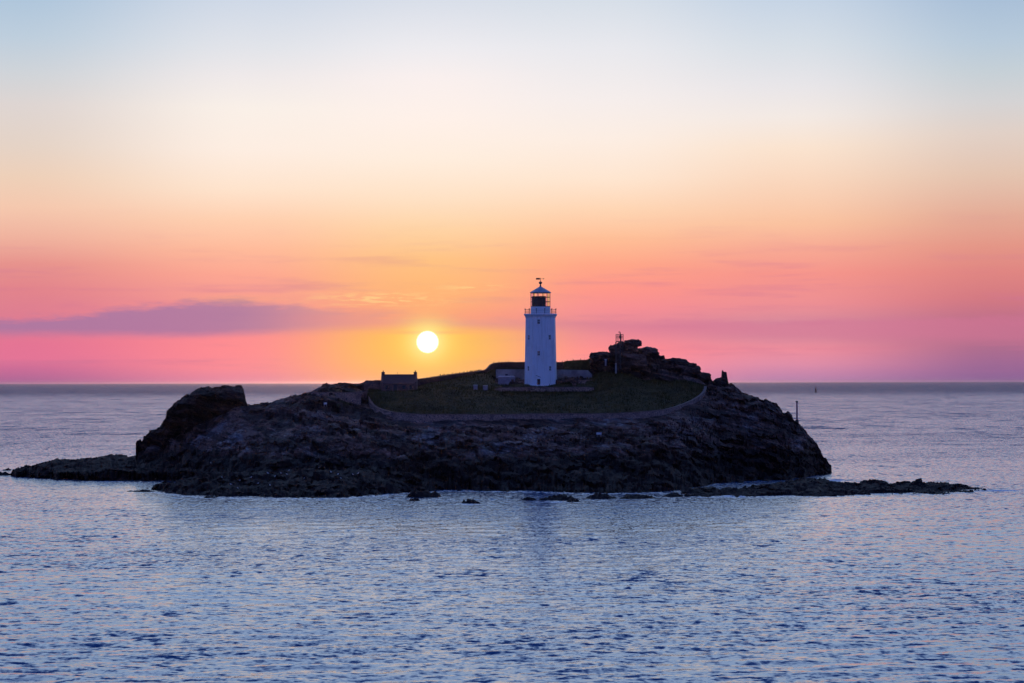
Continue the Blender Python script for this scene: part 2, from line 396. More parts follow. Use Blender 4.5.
main_lines = [
 ('f',),
 ('w', [(136,478),(170,481),(200,484),(240,487),(260,488),(300,490),(330,492),(380,492),(420,491.8),(447,489.7),(494,490.6),(540,491),(600,493),(657,492),(690,489),(720,483),(760,481),(785,480),(800,478),(815,476),(832,474)]),
 ('p', [(136,466),(170,467),(200,468),(360,468),(380,466),(470,466),(520,467),(600,468),(650,467),(760,468),(785,468),(800,469),(815,470),(832,472.5)],
       [(136,600),(170,585),(200,570),(240,550),(260,543),(300,538),(380,535),(470,533),(600,531),(650,531),(690,545),(720,565),(760,575),(785,582),(800,590),(815,600),(832,616)]),
 ('p', [(136,457),(170,450),(200,446),(240,440),(300,440),(330,438),(360,438),(380,440),(470,441),(520,441),(560,443),(600,444),(650,446),(690,446),(720,442),(760,438),(785,440),(800,446),(815,456),(832,471.5)],
       [(136,606),(170,600),(200,585),(240,572),(260,566),(300,558),(330,555),(380,552),(470,550),(600,549),(650,550),(690,560),(720,576),(760,583),(785,588),(800,595),(815,604),(832,617)]),
 ('p', [(136,456),(170,445),(200,432),(240,415),(260,418),(300,414),(330,408),(352,406),(366,405),(370,409),(380,417),(390,420.5),(400,422.5),(420,424),(470,423),(560,421.5),(600,421.5),(650,419),(675,413),(690,408),(700,402),(707,396),(720,405),(760,412),(785,424),(800,434),(815,448),(832,471.2)],
       [(136,608),(170,604),(200,595),(240,588),(260,586),(300,582),(330,584),(352,590),(366,594),(370,592),(380,580),(390,576.5),(400,575),(470,573),(600,572),(650,574),(675,580),(690,586),(700,592),(707,597),(720,593),(760,594),(785,594),(800,599),(815,607),(832,618)]),
 ('p', [(136,455.5),(170,443),(200,428),(240,410),(260,411),(300,404),(330,400),(352,398),(366,399),(370,403),(380,410),(390,413),(400,414),(420,415.3),(470,415.6),(560,415),(600,415),(643,413),(666,411),(685,405.5),(699,398.5),(706,391),(720,395),(760,407),(785,418),(800,430),(815,446),(832,471)],
       [(136,609),(170,605),(200,596),(240,590),(260,588),(300,586),(330,588),(352,594),(366,597),(370,594.6),(380,583),(390,579.5),(400,578),(470,576),(600,575),(650,577),(675,583),(690,589),(700,595),(707,600),(720,596),(760,597),(785,596),(800,600.5),(815,608),(832,619)]),
 ('p', [(136,455),(200,425),(240,408),(260,408),(300,399),(330,394.5),(364,393),(380,392),(400,392),(417,391),(430,390),(480,390.5),(494,391.5),(500,393.5),(590,393.5),(600,391),(620,386),(650,389),(690,391),(704,387.5),(720,386),(760,403),(785,415),(800,427),(815,445),(832,470.8)],
       [(136,610),(200,599),(240,594),(260,591),(330,594),(364,597.5),(380,593),(417,593),(480,596),(590,596.5),(620,597),(650,596),(690,599),(704,602),(720,600),(760,600),(785,598),(800,602),(815,609),(832,619.5)]),
 ('p', [(136,455),(240,407),(260,407),(300,397.5),(330,391),(364,391),(380,391),(417,390.5),(430,386),(480,387),(494,387.5),(590,387),(600,384.5),(620,379),(650,384),(690,385),(704,386),(720,384),(760,401),(785,413.5),(800,426),(815,444.5),(832,470.8)],
       [(136,611),(200,602),(240,597),(260,594),(330,597),(364,600),(380,600),(417,600),(480,598.5),(590,598.2),(620,600),(650,600),(690,602),(704,604),(720,603),(760,603),(785,601),(800,604),(815,609.5),(832,620)]),
 ('p', [(136,455),(240,406.5),(260,406),(300,396.5),(330,387),(364,385),(380,387),(417,385.5),(430,383),(480,379),(494,381),(500,380.3),(590,379.5),(600,378),(620,373),(650,381),(690,381),(704,384.5),(720,383),(760,400),(785,413),(800,425.5),(815,444.3),(832,470.8)],
       [(136,611.5),(200,603),(240,600),(260,597),(330,600),(364,603),(380,604),(417,605),(480,606),(590,605),(620,604),(650,604),(690,605),(704,606),(720,604.5),(760,604.5),(785,602),(800,605),(815,609.8),(832,620.3)]),
 ('p', [(136,455),(240,406),(260,405.8),(300,396),(330,385),(364,383),(380,383),(417,381.5),(430,380),(480,373.5),(490,374),(497,378.5),(592,378.5),(600,372),(620,368),(650,370),(690,374),(704,379),(720,382),(760,399.8),(785,412.5),(800,425.2),(815,444.1),(832,470.8)],
       [(136,611.8),(200,604),(240,602),(260,600),(330,604),(364,604.5),(380,605),(417,609),(480,612),(590,611),(620,606),(650,608),(690,609),(704,609),(720,606),(760,605.5),(785,603),(800,605.5),(815,609.9),(832,620.6)]),
 ('p', SKY, SKYY),
 ('r', 14, .72, 0), ('r', 34, 0, -4),
]
GTOP = [(366,383),(380,382),(417,380),(486,371),(491,374),(496,384),(585,384),(588,376),(602,372),(630,374.5),(643,380),(693,381),(705,385)]
def main_turf(px, k, t):
    # k: 0..4 below the wall, 5.. inside
    if 368 <= px <= 706 and k >= 5:
        ly = main_lines[k]; lz = main_lines[k + 1]
        if ly[0] != 'p' or lz[0] != 'p': return 1.0 if px < 590 else .3
        py = float(np.interp(px, *zip(*ly[1]))) * (1 - t) + float(np.interp(px, *zip(*lz[1]))) * t
        g = float(np.interp(px, *zip(*GTOP)))
        return 1.0 if py > g or (px < 492) or (492 <= px < 590 and k >= 9) else .12
    if 4 <= k <= 6 and 300 < px < 368: return .55 * max(0, 1 - abs(px - 345) / 45)
    if k == 3 and 320 < px < 400: return .38 * t
    if k >= 4 and 706 < px < 760: return .10
    return 0.0
def main_amp(px, k, t):
    if k >= 3 and 205 < px < 290: return .5
    if k == 4 and 366 < px < 708: return .25
    if k == 3 and t > .6 and 366 < px < 708: return .25 + .75 * (1 - t) / .4
    if k >= 8 and 296 < px < 368: return .4
    if px > 790 or px < 300: return .8
    if k >= 9 and 497 < px < 585: return .15
    return 1.0
island, IV, IPX = terrain('island', 136, 832, main_lines, [4, 24, 34, 30, 4, 26, 8, 10, 8, 14, 8, 6], amp=1.35, low=.8, turf=main_turf, ampf=main_amp, fade=2)

def ground(x, y, V=None):
    V = IV if V is None else V
    d = (V[:, :, 0] - x) ** 2 + (V[:, :, 1] - y) ** 2
    return float(V.reshape(-1, 3)[int(np.argmin(d))][2])

left_reef, LV, _ = terrain('reef', 8, 250, [
 ('f',),
 ('w', [(8,476),(15,476.8),(51,479),(91,480.5),(165,480.6),(250,484)]),
 ('p', [(8,475),(15,474),(51,475),(91,474),(165,473),(250,474)], [(8,590),(15,588),(51,573),(91,567),(165,566),(250,556)]),
 ('p', [(8,473),(18,469.5),(30,468),(45,465),(60,462),(90,461),(130,461),(165,461),(250,462)], [(8,600),(18,602),(45,600),(60,606),(130,610),(165,606),(250,590)]),
 ('p', [(8,473),(14,471),(18,468.5),(30,467.5),(45,464),(60,461),(75,460.5),(90,457.5),(110,456.5),(125,456.5),(137,455.5),(165,455.5),(250,456)], [(8,606),(18,610),(45,620),(60,630),(130,636),(165,630),(250,610)]),
 ('r', 12, .3, 0), ('r', 10, 0, -4)], [4, 12, 20, 14, 5, 4], amp=1.0, seed=5.3, low=.7)
low_reef, _, _ = terrain('reef', 148, 430, [
 ('f',),
 ('w', [(148,490.6),(160,491.5),(185,494.5),(205,496),(259,497),(310,497.8),(345,497.4),(381,494.4),(430,491.8)]),
 ('p', [(148,489.5),(160,488),(175,487),(200,490),(259,491),(345,491),(381,488),(430,488)], [(148,528),(160,524),(185,510),(259,499),(345,498),(381,507),(430,520)]),
 ('p', [(148,489),(160,486),(175,483),(190,482),(220,480),(259,480),(345,480),(430,480)], [(148,531),(160,530),(175,528),(190,524),(259,515),(345,512),(430,528)]),
 ('p', [(148,489),(160,486),(175,483),(190,480),(220,474),(259,471),(345,469),(430,468)], [(148,534),(160,534),(175,534),(190,536),(259,536),(345,530),(430,534)]),
 ('r', 8, .5, 0), ('r', 10, 0, -4)], [4, 12, 20, 16, 4, 4], amp=1.2, seed=9.1, fade=6, low=.85)
right_reef, RV, _ = terrain('reef', 676, 990, [
 ('f',),
 ('w', [(676,495.4),(700,496.7),(763,496),(826,496.4),(890,493.6),(940,494),(975,491.5),(990,491)]),
 ('p', [(676,493.5),(700,492.5),(763,491),(826,491),(890,489),(940,490),(975,489.6),(990,490)], [(676,505),(700,500),(763,501),(826,500),(890,512),(940,511),(990,523)]),
 ('p', [(676,492.8),(690,491),(700,488.5),(740,489),(763,484.5),(790,480.5),(808,477.5),(820,477.5),(830,481.5),(858,484.3),(861,482.5),(880,482.4),(905,483.8),(921,481.3),(934,482.3),(950,485.3),(960,486.8),(975,488.6),(990,489.8)],
       [(676,508),(700,506),(740,508),(763,520),(808,545),(820,545),(830,530),(860,528),(921,530),(960,526),(990,526)]),
 ('r', 8, .3, 0), ('r', 8, 0, -4)], [4, 14, 30, 5, 4], amp=1.0, seed=3.7, fade=5, low=.75)

# tall rock headland at the left end: a separate stack of rock
stack, SV, _ = terrain('rock_stack', 135, 262, [
 ('f',),
 ('p', [(135,461),(170,462),(196,461),(216,448),(231,440),(246,430),(262,420)], [(135,612),(170,607),(216,603),(246,598),(262,596)]),
 ('p', [(135,455),(170,450),(196,446),(216,436),(231,428),(246,416),(262,414)], [(135,613),(170,607),(196,604),(216,602),(246,598),(262,597)]),
 ('p', [(135,452),(138,447),(147,443),(150,437),(157,435),(164,428),(172,418),(185,412),(200,410),(225,410),(240,408),(246,410),(262,411)], [(135,612),(170,602),(196,597),(240,597),(262,600)]),
 ('p', [(135,450),(138,444),(146,441),(149,434.5),(157,433),(163,426),(168,415),(172.6,409),(178,403.5),(190,400),(200,395),(211,393.5),(243,393.3),(244.5,397),(246.5,406.5),(262,409)], [(135,612),(170,601.5),(196,596.5),(240,597),(262,602)]),
 ('p', [(135,450),(138,443),(146,439),(149,432.5),(157,432),(163,424),(168,412),(172.6,406),(178,399.5),(190,395),(200,389.5),(211,387.7),(243,387.6),(244.5,393),(246.5,405.5),(262,408)], [(135,613),(170,606),(196,603),(240,603),(262,606)]),
 ('p', [(135,450),(138,444),(147,440),(157,433),(165,424),(173,407),(190,396.5),(200,391),(211,388.8),(243,388.8),(246.5,406.5),(262,409)], [(135,616),(170,618),(240,620),(262,616)]),
 ('r', 4, .5, 0), ('r', 6, 0, -4)], [2, 8, 20, 18, 12, 10, 5, 4], amp=1.0, seed=2.2, fade=2, kind=None, mono=False)
tag(stack, 'tall dark flat-topped rock headland at the left end of the island', 'rock')

SHADEROCK = ROCK.copy(); SHADEROCK.name = 'shaded_stack_rock'  # shaded copy of the rock: shade on the stack painted into its colour
tk = NT(SHADEROCK.node_tree); bs = [q for q in tk.n if q.type == 'BSDF_PRINCIPLED'][0]; src = bs.inputs['Base Color'].links[0].from_socket
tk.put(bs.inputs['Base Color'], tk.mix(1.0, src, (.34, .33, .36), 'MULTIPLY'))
stack.data.materials[0] = SHADEROCK
# ------------------------------------------------------------------ boulders
def boulder(px, py, wp, hp, Y, dep, seed, label, name='boulder', rough=.16, group=None, flat=0.0):
    c = P(px, py, Y); k = M(Y)
    bm = bmesh.new(); bmesh.ops.create_icosphere(bm, subdivisions=4, radius=1.0)
    for v in bm.verts:
        p = v.co.copy(); s = 1 / max(abs(p.x) ** 2.6 + abs(p.y) ** 2.6 + abs(p.z) ** 2.6, 1e-6) ** (1 / 2.6)
        p = p * s
        q = p * 1.3 + Vector((seed * 3.1, seed, 0)); d, pts = noise.voronoi(q)
        f = 1 + rough * (noise.noise(pts[0] * 6.1) * 1.5 + noise.fractal(q * 1.5, .9, 2, 4) * .9)
        p = p * f
        if flat and p.z < -flat: p.z = -flat
        v.co = Vector((p.x * wp * k / 2, p.y * dep / 2, p.z * hp * k / 2))
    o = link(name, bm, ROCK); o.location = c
    return tag(o, label, 'rock', group)
SUM = [
 (633.5,343,16,8,607,4.0,1,'mushroom-shaped boulder capping the summit just right of the steel light platform'),
 (631,350,13,10,607,5.0,12,'thick rock neck under the mushroom-shaped summit boulder'),
 (614,350,10,11,608,3.0,2,'small upright block of rock left of the steel light platform'),
 (600,358,20,12,606,5,3,'squat dark rock outcrop between the lighthouse compound and the steel light platform'),
 (647,354,22,13,610,6,4,'rounded slab of rock right below the mushroom-shaped summit boulder'),
 (632,362,30,16,606,6,13,'broad rock mass at the foot of the summit, behind the turf'),
 (674,365,30,13,611,6,5,'long low slab of rock along the skyline right of the summit'),
 (690,370,20,12,610,5,6,'sloping rock slab behind the curved end of the stone wall'),
 (704,377,13,9,608,4,7,'blocky rock on the skyline just left of the notch'),
 (720.5,383,12,10,605,3.5,8,'jagged rock right of the skyline notch, foot of the pinnacle'),
 (622,346,9,8,608,3,10,'dark rock wedged under the railings of the light platform'),
]
for s in SUM: boulder(s[0], s[1], s[2], s[3], s[4], s[5], s[6], s[7], rough=.2)
SK = [
 (424,495,28,6,3,'wedge-shaped black skerry just off the middle of the front shore'),
 (414,500,10,3,4,'small low rock in the water in front of the wedge-shaped skerry'),
 (471,502.3,17,3.6,5,'lone awash rock in open water left of the lighthouse reflection'),
 (529,499.3,13,3.0,6,'low rock just left of the lighthouse reflection'),
 (556,498.5,34,5,7,'jagged skerry directly below the lighthouse'),
 (574,501,12,3,17,'little rock at the right tip of the skerry below the lighthouse'),
 (602,497,26,5,8,'low black skerry second to the right of the lighthouse reflection'),
 (638,497.3,34,4,9,'long flat skerry between the lighthouse and the right reef'),
 (672,495.5,18,3.6,10,'small rock beside the left end of the right reef'),
 (4,474.3,16,3,11,'flat rock at the left edge of the photo beyond the reef tip'),
 (7,469.6,8,2.4,12,'tiny rock behind the flat rock at the left edge'),
 (139,491.4,30,2.0,13,'thin sliver of rock in the water off the lower left reef'),
 (211,497.2,12,2.4,14,'tiny dark rock against the lower left reef edge'),
]
def crag(px, py, wp, hp, Y, dep, seed, label, name, sharp=1.5, lean=0.0):
    c = P(px, py, Y); k = M(Y); nx, ny = 44, 18; w, h = wp * k, hp * k
    vs, fs = [], []
    for j in range(ny):
        for i in range(nx):
            u, v_ = i / (nx - 1) * 2 - 1, j / (ny - 1) * 2 - 1
            q = Vector((u * w * .5 + seed * 9, v_ * dep * .5, seed))
            rd = 1 - abs(noise.noise(q * (3.2 / max(w, 3)) * 1.2)) * 2.0; sm_ = noise.fractal(q * .9, .8, 2, 4)
            d_, pt_ = noise.voronoi(q * .55); st_ = noise.noise(pt_[0] * 5)
            env = max(0, 1 - abs(u - lean * (1 - abs(u))) ** sharp) * max(0, 1 - abs(v_) ** 2)
            z = h * (env * (.45 + .55 * rd + .35 * sm_ + .5 * st_)) - .35 * h * (1 - env) - .25
            z = min(z, h * (.75 + .25 * sm_))
            if i in (0, nx - 1) or j in (0, ny - 1): z = -1.2
            vs.append((u * w * .5, v_ * dep * .5 + .3 * sm_, z))
    for j in range(ny - 1):
        for i in range(nx - 1):
            o = j * nx + i; fs.append((o, o + 1, o + nx + 1, o + nx))
    per = [i for i in range(nx)] + [j * nx + nx - 1 for j in range(1, ny)] + [(ny - 1) * nx + i for i in range(nx - 2, -1, -1)] + [j * nx for j in range(ny - 2, 0, -1)]
    fs.append(tuple(per[::-1]))
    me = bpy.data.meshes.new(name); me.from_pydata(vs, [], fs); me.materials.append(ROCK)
    o = bpy.data.objects.new(name, me); COL.objects.link(o); o.location = c
    return tag(o, label, 'rock')
crag(724.5, 386, 11, 17, 605, 2.4, 4.3, 'thin rock pinnacle standing up on the right skyline', 'pinnacle', 2.0)
for px, py, wp, hp, sd, lb in SK:
    Y = WY(px, py + hp * .42); dp_ = 4 + wp * .14; crag(px, py + hp * .42, wp * 1.45, hp * 1.5, Y + dp_ * .4, dp_, sd, lb, 'skerry', 3.2, .35 * math.sin(sd * 2.1))
#boulder(800, 421, 7, 5, 605, 1.6, 31, 'small rock at the foot of the beacon pole', rough=.25)

# ------------------------------------------------------------------ sea
def build_sea():
    us = np.concatenate([[-3, -1.5, -.8, -.5, -.38], np.arange(-.31, .3101, .00062), [.38, .5, .8, 1.5, 3]])
    pys = np.arange(740, 386.0, -.62)
    Ys = H * F / (pys - HOR)
    Ys = np.concatenate([[-4000, -800, -100, 0, 60, 110, 135], Ys, [18000, 26000, 40000, 60000, 90000]])
    U, Y = np.meshgrid(us, Ys); X = U * np.maximum(np.abs(Y), 60)
    dyl = np.gradient(Ys)[:, None] * np.ones_like(X); dxl = 0.00062 * np.abs(Y)
    Z = np.zeros_like(X)
    r = np.random.default_rng(4)
    wind = math.radians(-78)
    for i in range(90):
        lam = 1.1 * (11 / 1.1) ** r.random(); k = 2 * PI / lam
        th = wind + r.normal(0, .42); kx, ky = k * math.cos(th), k * math.sin(th)
        slope = .0105 * (.55 + .9 * r.random()) * (1.0 if lam < 6 else .6)
        a = slope / k
        att = np.clip(1.6 - 4.2 * np.maximum(np.abs(ky) * dyl, np.abs(kx) * dxl) / (2 * PI), 0, 1)
        ph = r.random() * 6.28
        arg = kx * X + ky * Y + ph
        # groups of waves come and go
        env = .55 + .9 * np.clip(np.sin(X * r.normal(0, .018) + Y * r.normal(0, .011) + r.random() * 6.28) * .5 + .5, 0, 1)
        Z += a * att * env * (np.sin(arg) + .22 * np.sin(2 * arg + 1.57))
    Z[np.abs(U) > .34] = 0; Z[(Y < 120) | (Y > 16000)] = 0
    nr, nc = X.shape
    co = np.stack([X, Y, Z], -1).reshape(-1, 3).astype(np.float32)
    idx = np.arange(nr * nc).reshape(nr, nc)
    q = np.stack([idx[:-1, :-1], idx[:-1, 1:], idx[1:, 1:], idx[1:, :-1]], -1).reshape(-1, 4).astype(np.int32)
    me = bpy.data.meshes.new('sea'); me.vertices.add(len(co)); me.vertices.foreach_set('co', co.ravel())
    me.loops.add(q.size); me.loops.foreach_set('vertex_index', q.ravel())
    me.polygons.add(len(q)); me.polygons.foreach_set('loop_start', np.arange(0, q.size, 4, dtype=np.int32))
    me.polygons.foreach_set('loop_total', np.full(len(q), 4, dtype=np.int32))
    me.polygons.foreach_set('use_smooth', np.ones(len(q), dtype=bool))
    me.update(); me.validate()
    # foam where the swell meets the rocks
    fo = np.zeros(nr * nc, np.float32)
    PX = 512 + F * co[:, 0] / np.maximum(co[:, 1], 1); PY = HOR + H * F / np.maximum(co[:, 1], 1)
    def spot(px, py, kx, ky, s):
        nonlocal fo
        fo = np.maximum(fo, s * np.exp(-((PX - px) / kx) ** 2 - ((PY - py) / ky) ** 2))
    shore = [(150,491.3),(175,494),(185,495.2),(205,497),(259,498),(310,498.6),(345,498),(381,495.4),(400,493),(420,492.5),(447,490.6),(494,491.4),(540,492),(600,494),(657,493),(690,496.5),(700,497.3),(763,496.8),(826,497.2),(890,494.5),(940,495),(985,491.8)]
    for (a0, b0), (a1, b1) in zip(shore[:-1], shore[1:]):
        t = np.clip((PX - a0) / (a1 - a0), 0, 1); ee = b0 + t * (b1 - b0)
        ins = (PX >= a0) & (PX < a1)
        fo = np.where(ins, np.maximum(fo, .62 * np.exp(-((PY - ee) / 2.0) ** 2)), fo)
    spot(1000, 491.5, 30, 1.3, 1.0); spot(725, 484.2, 34, 1.6, .5); spot(755, 482, 20, 1.2, .5); spot(735, 496.5, 22, 2.0, .95); spot(470, 504, 26, 1.6, .7); spot(555, 502, 34, 1.5, .7)
    spot(835, 481, 14, 2.0, .95); spot(110, 480.8, 30, 1.1, .75); spot(84, 466, 7, 1.5, .8); spot(180, 484.8, 10, 1.5, .9); spot(15, 476.5, 20, 1.2, .6); spot(595, 501, 60, 1.2, .6); spot(440, 499, 26, 1.3, .6)
    at = me.attributes.new('foam', 'FLOAT', 'POINT'); at.data.foreach_set('value', fo)
    o = bpy.data.objects.new('sea', me); COL.objects.link(o); o['kind'] = 'structure'
    m, t, b = newmat('sea_water')
    pos = t.node('ShaderNodeNewGeometry').outputs['Position']; nrm = t.node('ShaderNodeNewGeometry').outputs['Normal']
    x, y, z = t.xyz(pos)[:3]
    def slopes(sx, sy, det, seed):
        v = t.comb(t.m('MULTIPLY', x, sx), t.m('MULTIPLY', y, sy), seed)
        return t.vm('SUBTRACT', t.noise(v, 1.0, det, .62, .0, out=1), (.5, .5, .5))
    s1 = slopes(.8, 1.15, 4, 3.0)      # ripples
    s2 = slopes(.16, .34, 3, 9.0)     # small waves
    # patches of ruffled and of slick water
    gust = t.noise(t.comb(t.m('MULTIPLY', x, .006), t.m('MULTIPLY', y, .011), 0.0), 1.0, 4, .6)
    gf = t.sstep(gust, .35, .65, .55, 1.45)
    far = t.sstep(y, 3200, 6500)
    gf = t.m('ADD', gf, t.m('ADD', t.m('MULTIPLY', far, 1.3), t.sstep(y, 500, 1100, 0, .45)))
    s3 = slopes(.055, .060, 3, 21.0)  # groups of waves, what still shows far out
    sm = t.vm('ADD', t.vm('MULTIPLY', s1, (.5, 1.7, 0)), t.vm('MULTIPLY', s2, (.3, .7, 0)))
    wide = t.noise(t.comb(t.m('MULTIPLY', x, .065), t.m('MULTIPLY', y, .022), 5.0), 1.0, 6, .9)
    s3y = t.m('ADD', t.m('MULTIPLY', t.xyz(s3)[1], .6), t.m('MULTIPLY', t.m('SUBTRACT', wide, .5), 1.7))
    chop = t.noise(t.comb(t.m('MULTIPLY', x, .62), t.m('MULTIPLY', y, .58), 13.0), 1.0, 2, .6)
    s3y = t.m('ADD', s3y, t.m('MULTIPLY', t.m('SUBTRACT', chop, .5), 1.3))
    swell = t.noise(t.comb(t.m('MULTIPLY', x, .016), t.m('MULTIPLY', y, .006), 31.0), 1.0, 5, .8)
    s3y = t.m('ADD', s3y, t.m('MULTIPLY', t.m('MULTIPLY', t.m('SUBTRACT', swell, .5), 2.4), t.sstep(y, 550, 1300)))
    sm = t.vm('ADD', sm, t.comb(0.0, s3y, 0.0))
    kk = t.m('MULTIPLY', t.m('ADD', t.sstep(y, 380, 1000, 1.5, 2.6), t.m('MULTIPLY', far, 4.5)), -1.0)
    # of the small facets only those turned to the open water in front are seen at this low angle
    qx, qy, qz = t.xyz(sm)[:3]
    sm = t.comb(qx, t.m('MULTIPLY', t.m('POWER', t.m('ABSOLUTE', qy), 1.55), kk), 0.0)
    sc = t.node('ShaderNodeVectorMath', operation='SCALE'); t.put(sc.inputs[0], sm); t.put(sc.inputs['Scale'], gf)
    N = t.vm('NORMALIZE', t.vm('ADD', nrm, sc.outputs[0]))
    t.put(b.inputs['Normal'], N)
    fo_ = t.node('ShaderNodeAttribute', attribute_name='foam').outputs['Fac']
    fn = t.noise(t.comb(t.m('MULTIPLY', x, .9), t.m('MULTIPLY', y, .35), 0.0), 1.0, 5, .7)
    ff = t.sstep(t.m('ADD', fo_, t.m('MULTIPLY', t.m('SUBTRACT', fn, .5), 1.3)), .45, .9)
    ff = t.m('MULTIPLY', ff, t.sstep(fo_, .02, .2))
    t.put(b.inputs['Base Color'], t.mix(ff, (.020, .090, .190), (.62, .66, .70)))
    t.put(b.inputs['Roughness'], t.m('ADD', t.m('MULTIPLY', ff, .5), .10))
    b.inputs['IOR'].default_value = 1.43
    me.materials.append(m)
build_sea()

# ------------------------------------------------------------------ lighthouse
YT = 603.6; K = M(YT)
base = P(540.7, 387.0, YT); BX, BZ = base.x, base.z
def zt(py): return P(540.7, py, YT).z - BZ
lh = thing('lighthouse', 'tall white octagonal lighthouse tower with dark lantern room standing on the island plateau', 'lighthouse', base)
PH = math.radians(-90 - 8 + 22.5)                        # facet facing slightly left of the viewer
R_ = lambda wpx: wpx * K / 2 / math.cos(PI / 8) * 0.985
bm = bmesh.new()
lathe(bm, [(R_(32.4), -2.0), (R_(32.4), .5), (R_(31.4), .7), (R_(29.0), zt(318.5)), (R_(29.0), zt(317.6))], 8, PH); link('tower', bm, WHITE, lh)
bm = bmesh.new()
lathe(bm, [(R_(29.4), zt(317.6) + .003), (R_(30.4), zt(316.6)), (R_(30.4), zt(316.2)), (R_(32.2), zt(315.2)), (R_(32.4), zt(314.2)), (R_(32.0), zt(313.9))], 8, PH); link('gallery', bm, WHITE, lh)
# railing
bm = bmesh.new(); Rr = 15.9 * K
for i in range(12):
    a = PH + 2 * PI * i / 12; x, y = Rr * math.cos(a), Rr * math.sin(a)
    tube(bm, (x, y, zt(313.9)), (x, y, zt(309.3)), .075, seg=6)
    lathe(bm, [(.02, zt(309.5)), (.17, zt(309.2)), (.17, zt(308.9)), (.02, zt(308.6))], 6, 0, (x, y))
for pz in (309.6, 311.2, 312.7): ring(bm, Rr, zt(pz), .035, 16, phase=PH)
link('railing', bm, STEEL, lh)
# lantern base wall
bm = bmesh.new(); lathe(bm, [(9.9 * K, zt(313.9) + .002), (9.9 * K, zt(306.9)), (9.4 * K, zt(306.6))], 24, 0); link('lantern_base', bm, WHITE, lh)
# lantern glazing: frame of bars
lr = 9.8 * K
bm = bmesh.new()
for i in range(12):
    a = 2 * PI * (i + .35) / 12; tube(bm, (lr * math.cos(a), lr * math.sin(a), zt(306.7)), (lr * math.cos(a), lr * math.sin(a), zt(292.6)), .07, seg=6)
for pz in (306.5, 301.8, 297.2, 293.0): ring(bm, lr, zt(pz), .06, 24)
link('lantern_frame', bm, BLACKP, lh)
gm, gt, gb = newmat('lantern_glass'); gb.inputs['Base Color'].default_value = (1, 1, 1, 1); gb.inputs['Roughness'].default_value = .02
gb.inputs['Transmission Weight'].default_value = 1.0; gb.inputs['IOR'].default_value = 1.02
bm = bmesh.new()
for i in range(24):
    a0, a1 = 2 * PI * i / 24, 2 * PI * (i + 1) / 24; rr = lr - .02
    q = [bm.verts.new((rr * math.cos(t_), rr * math.sin(t_), z_)) for t_, z_ in ((a0, zt(306.4)), (a1, zt(306.4)), (a1, zt(293.1)), (a0, zt(293.1)))]
    bm.faces.new(q)
link('lantern_glass', bm, gm, lh)
# drawn curtains round most of the lantern (dark screen) and the old lens housing
bm = bmesh.new(); rc = lr - .30; seg = []
for i in range(0, 15):
    a = math.radians(-178 + i * 9.0 + 0)
    seg.append(a)
zt0, zt1 = zt(306.4), zt(296.4)
prev = None
for a in seg:
    col_ = [bm.verts.new((r0 * math.cos(a), r0 * math.sin(a), z_)) for r0 in (rc, rc - .05) for z_ in (zt0, zt1)]
    if prev:
        bm.faces.new((prev[0], col_[0], col_[1], prev[1])); bm.faces.new((prev[2], prev[3], col_[3], col_[2]))
        bm.faces.new((prev[1], col_[1], col_[3], prev[3])); bm.faces.new((prev[0], prev[2], col_[2], col_[0]))
    else: bm.faces.new((col_[0], col_[1], col_[3], col_[2]))
    prev = col_
link('blind', bm, BLACKP, lh)
bm = bmesh.new(); lathe(bm, [(.5, zt(306.6)), (.7, zt(304)), (.9, zt(302)), (.9, zt(299)), (.6, zt(297)), (.2, zt(296))], 12); link('lens', bm, BRASS, lh)
# roof
bm = bmesh.new(); lathe(bm, [(9.6 * K, zt(293.0)), (10.9 * K, zt(292.9)), (10.7 * K, zt(292.2)), (6.2 * K, zt(289.6)), (2.4 * K, zt(287.4)), (1.0 * K, zt(286.6)), (.9 * K, zt(286.2))], 12, PH); link('lantern_roof', bm, LEADROOF, lh)
bm = bmesh.new()
lathe(bm, [(.28, zt(286.4)), (.17, zt(285.3)), (.17, zt(284.2)), (.42, zt(283.3)), (.46, zt(282.6)), (.32, zt(281.8)), (.08, zt(281.3)), (.05, zt(277.8))], 10)
tube(bm, (-.42, 0, zt(282.6)), (.42, 0, zt(282.6)), .09, seg=6)
fin = link('finial', bm, BLACKP, lh)
bm = bmesh.new(); zz = zt(278.8)
tube(bm, (-.6, 0, zz), (.75, 0, zz), .03, seg=6)
box(bm, -1.15, -.15, -.04, .04, zz - .22, zz + .22)
box(bm, .62, .95, -.03, .03, zz - .09, zz + .09)
v = link('weather_vane', bm, BLACKP, lh)
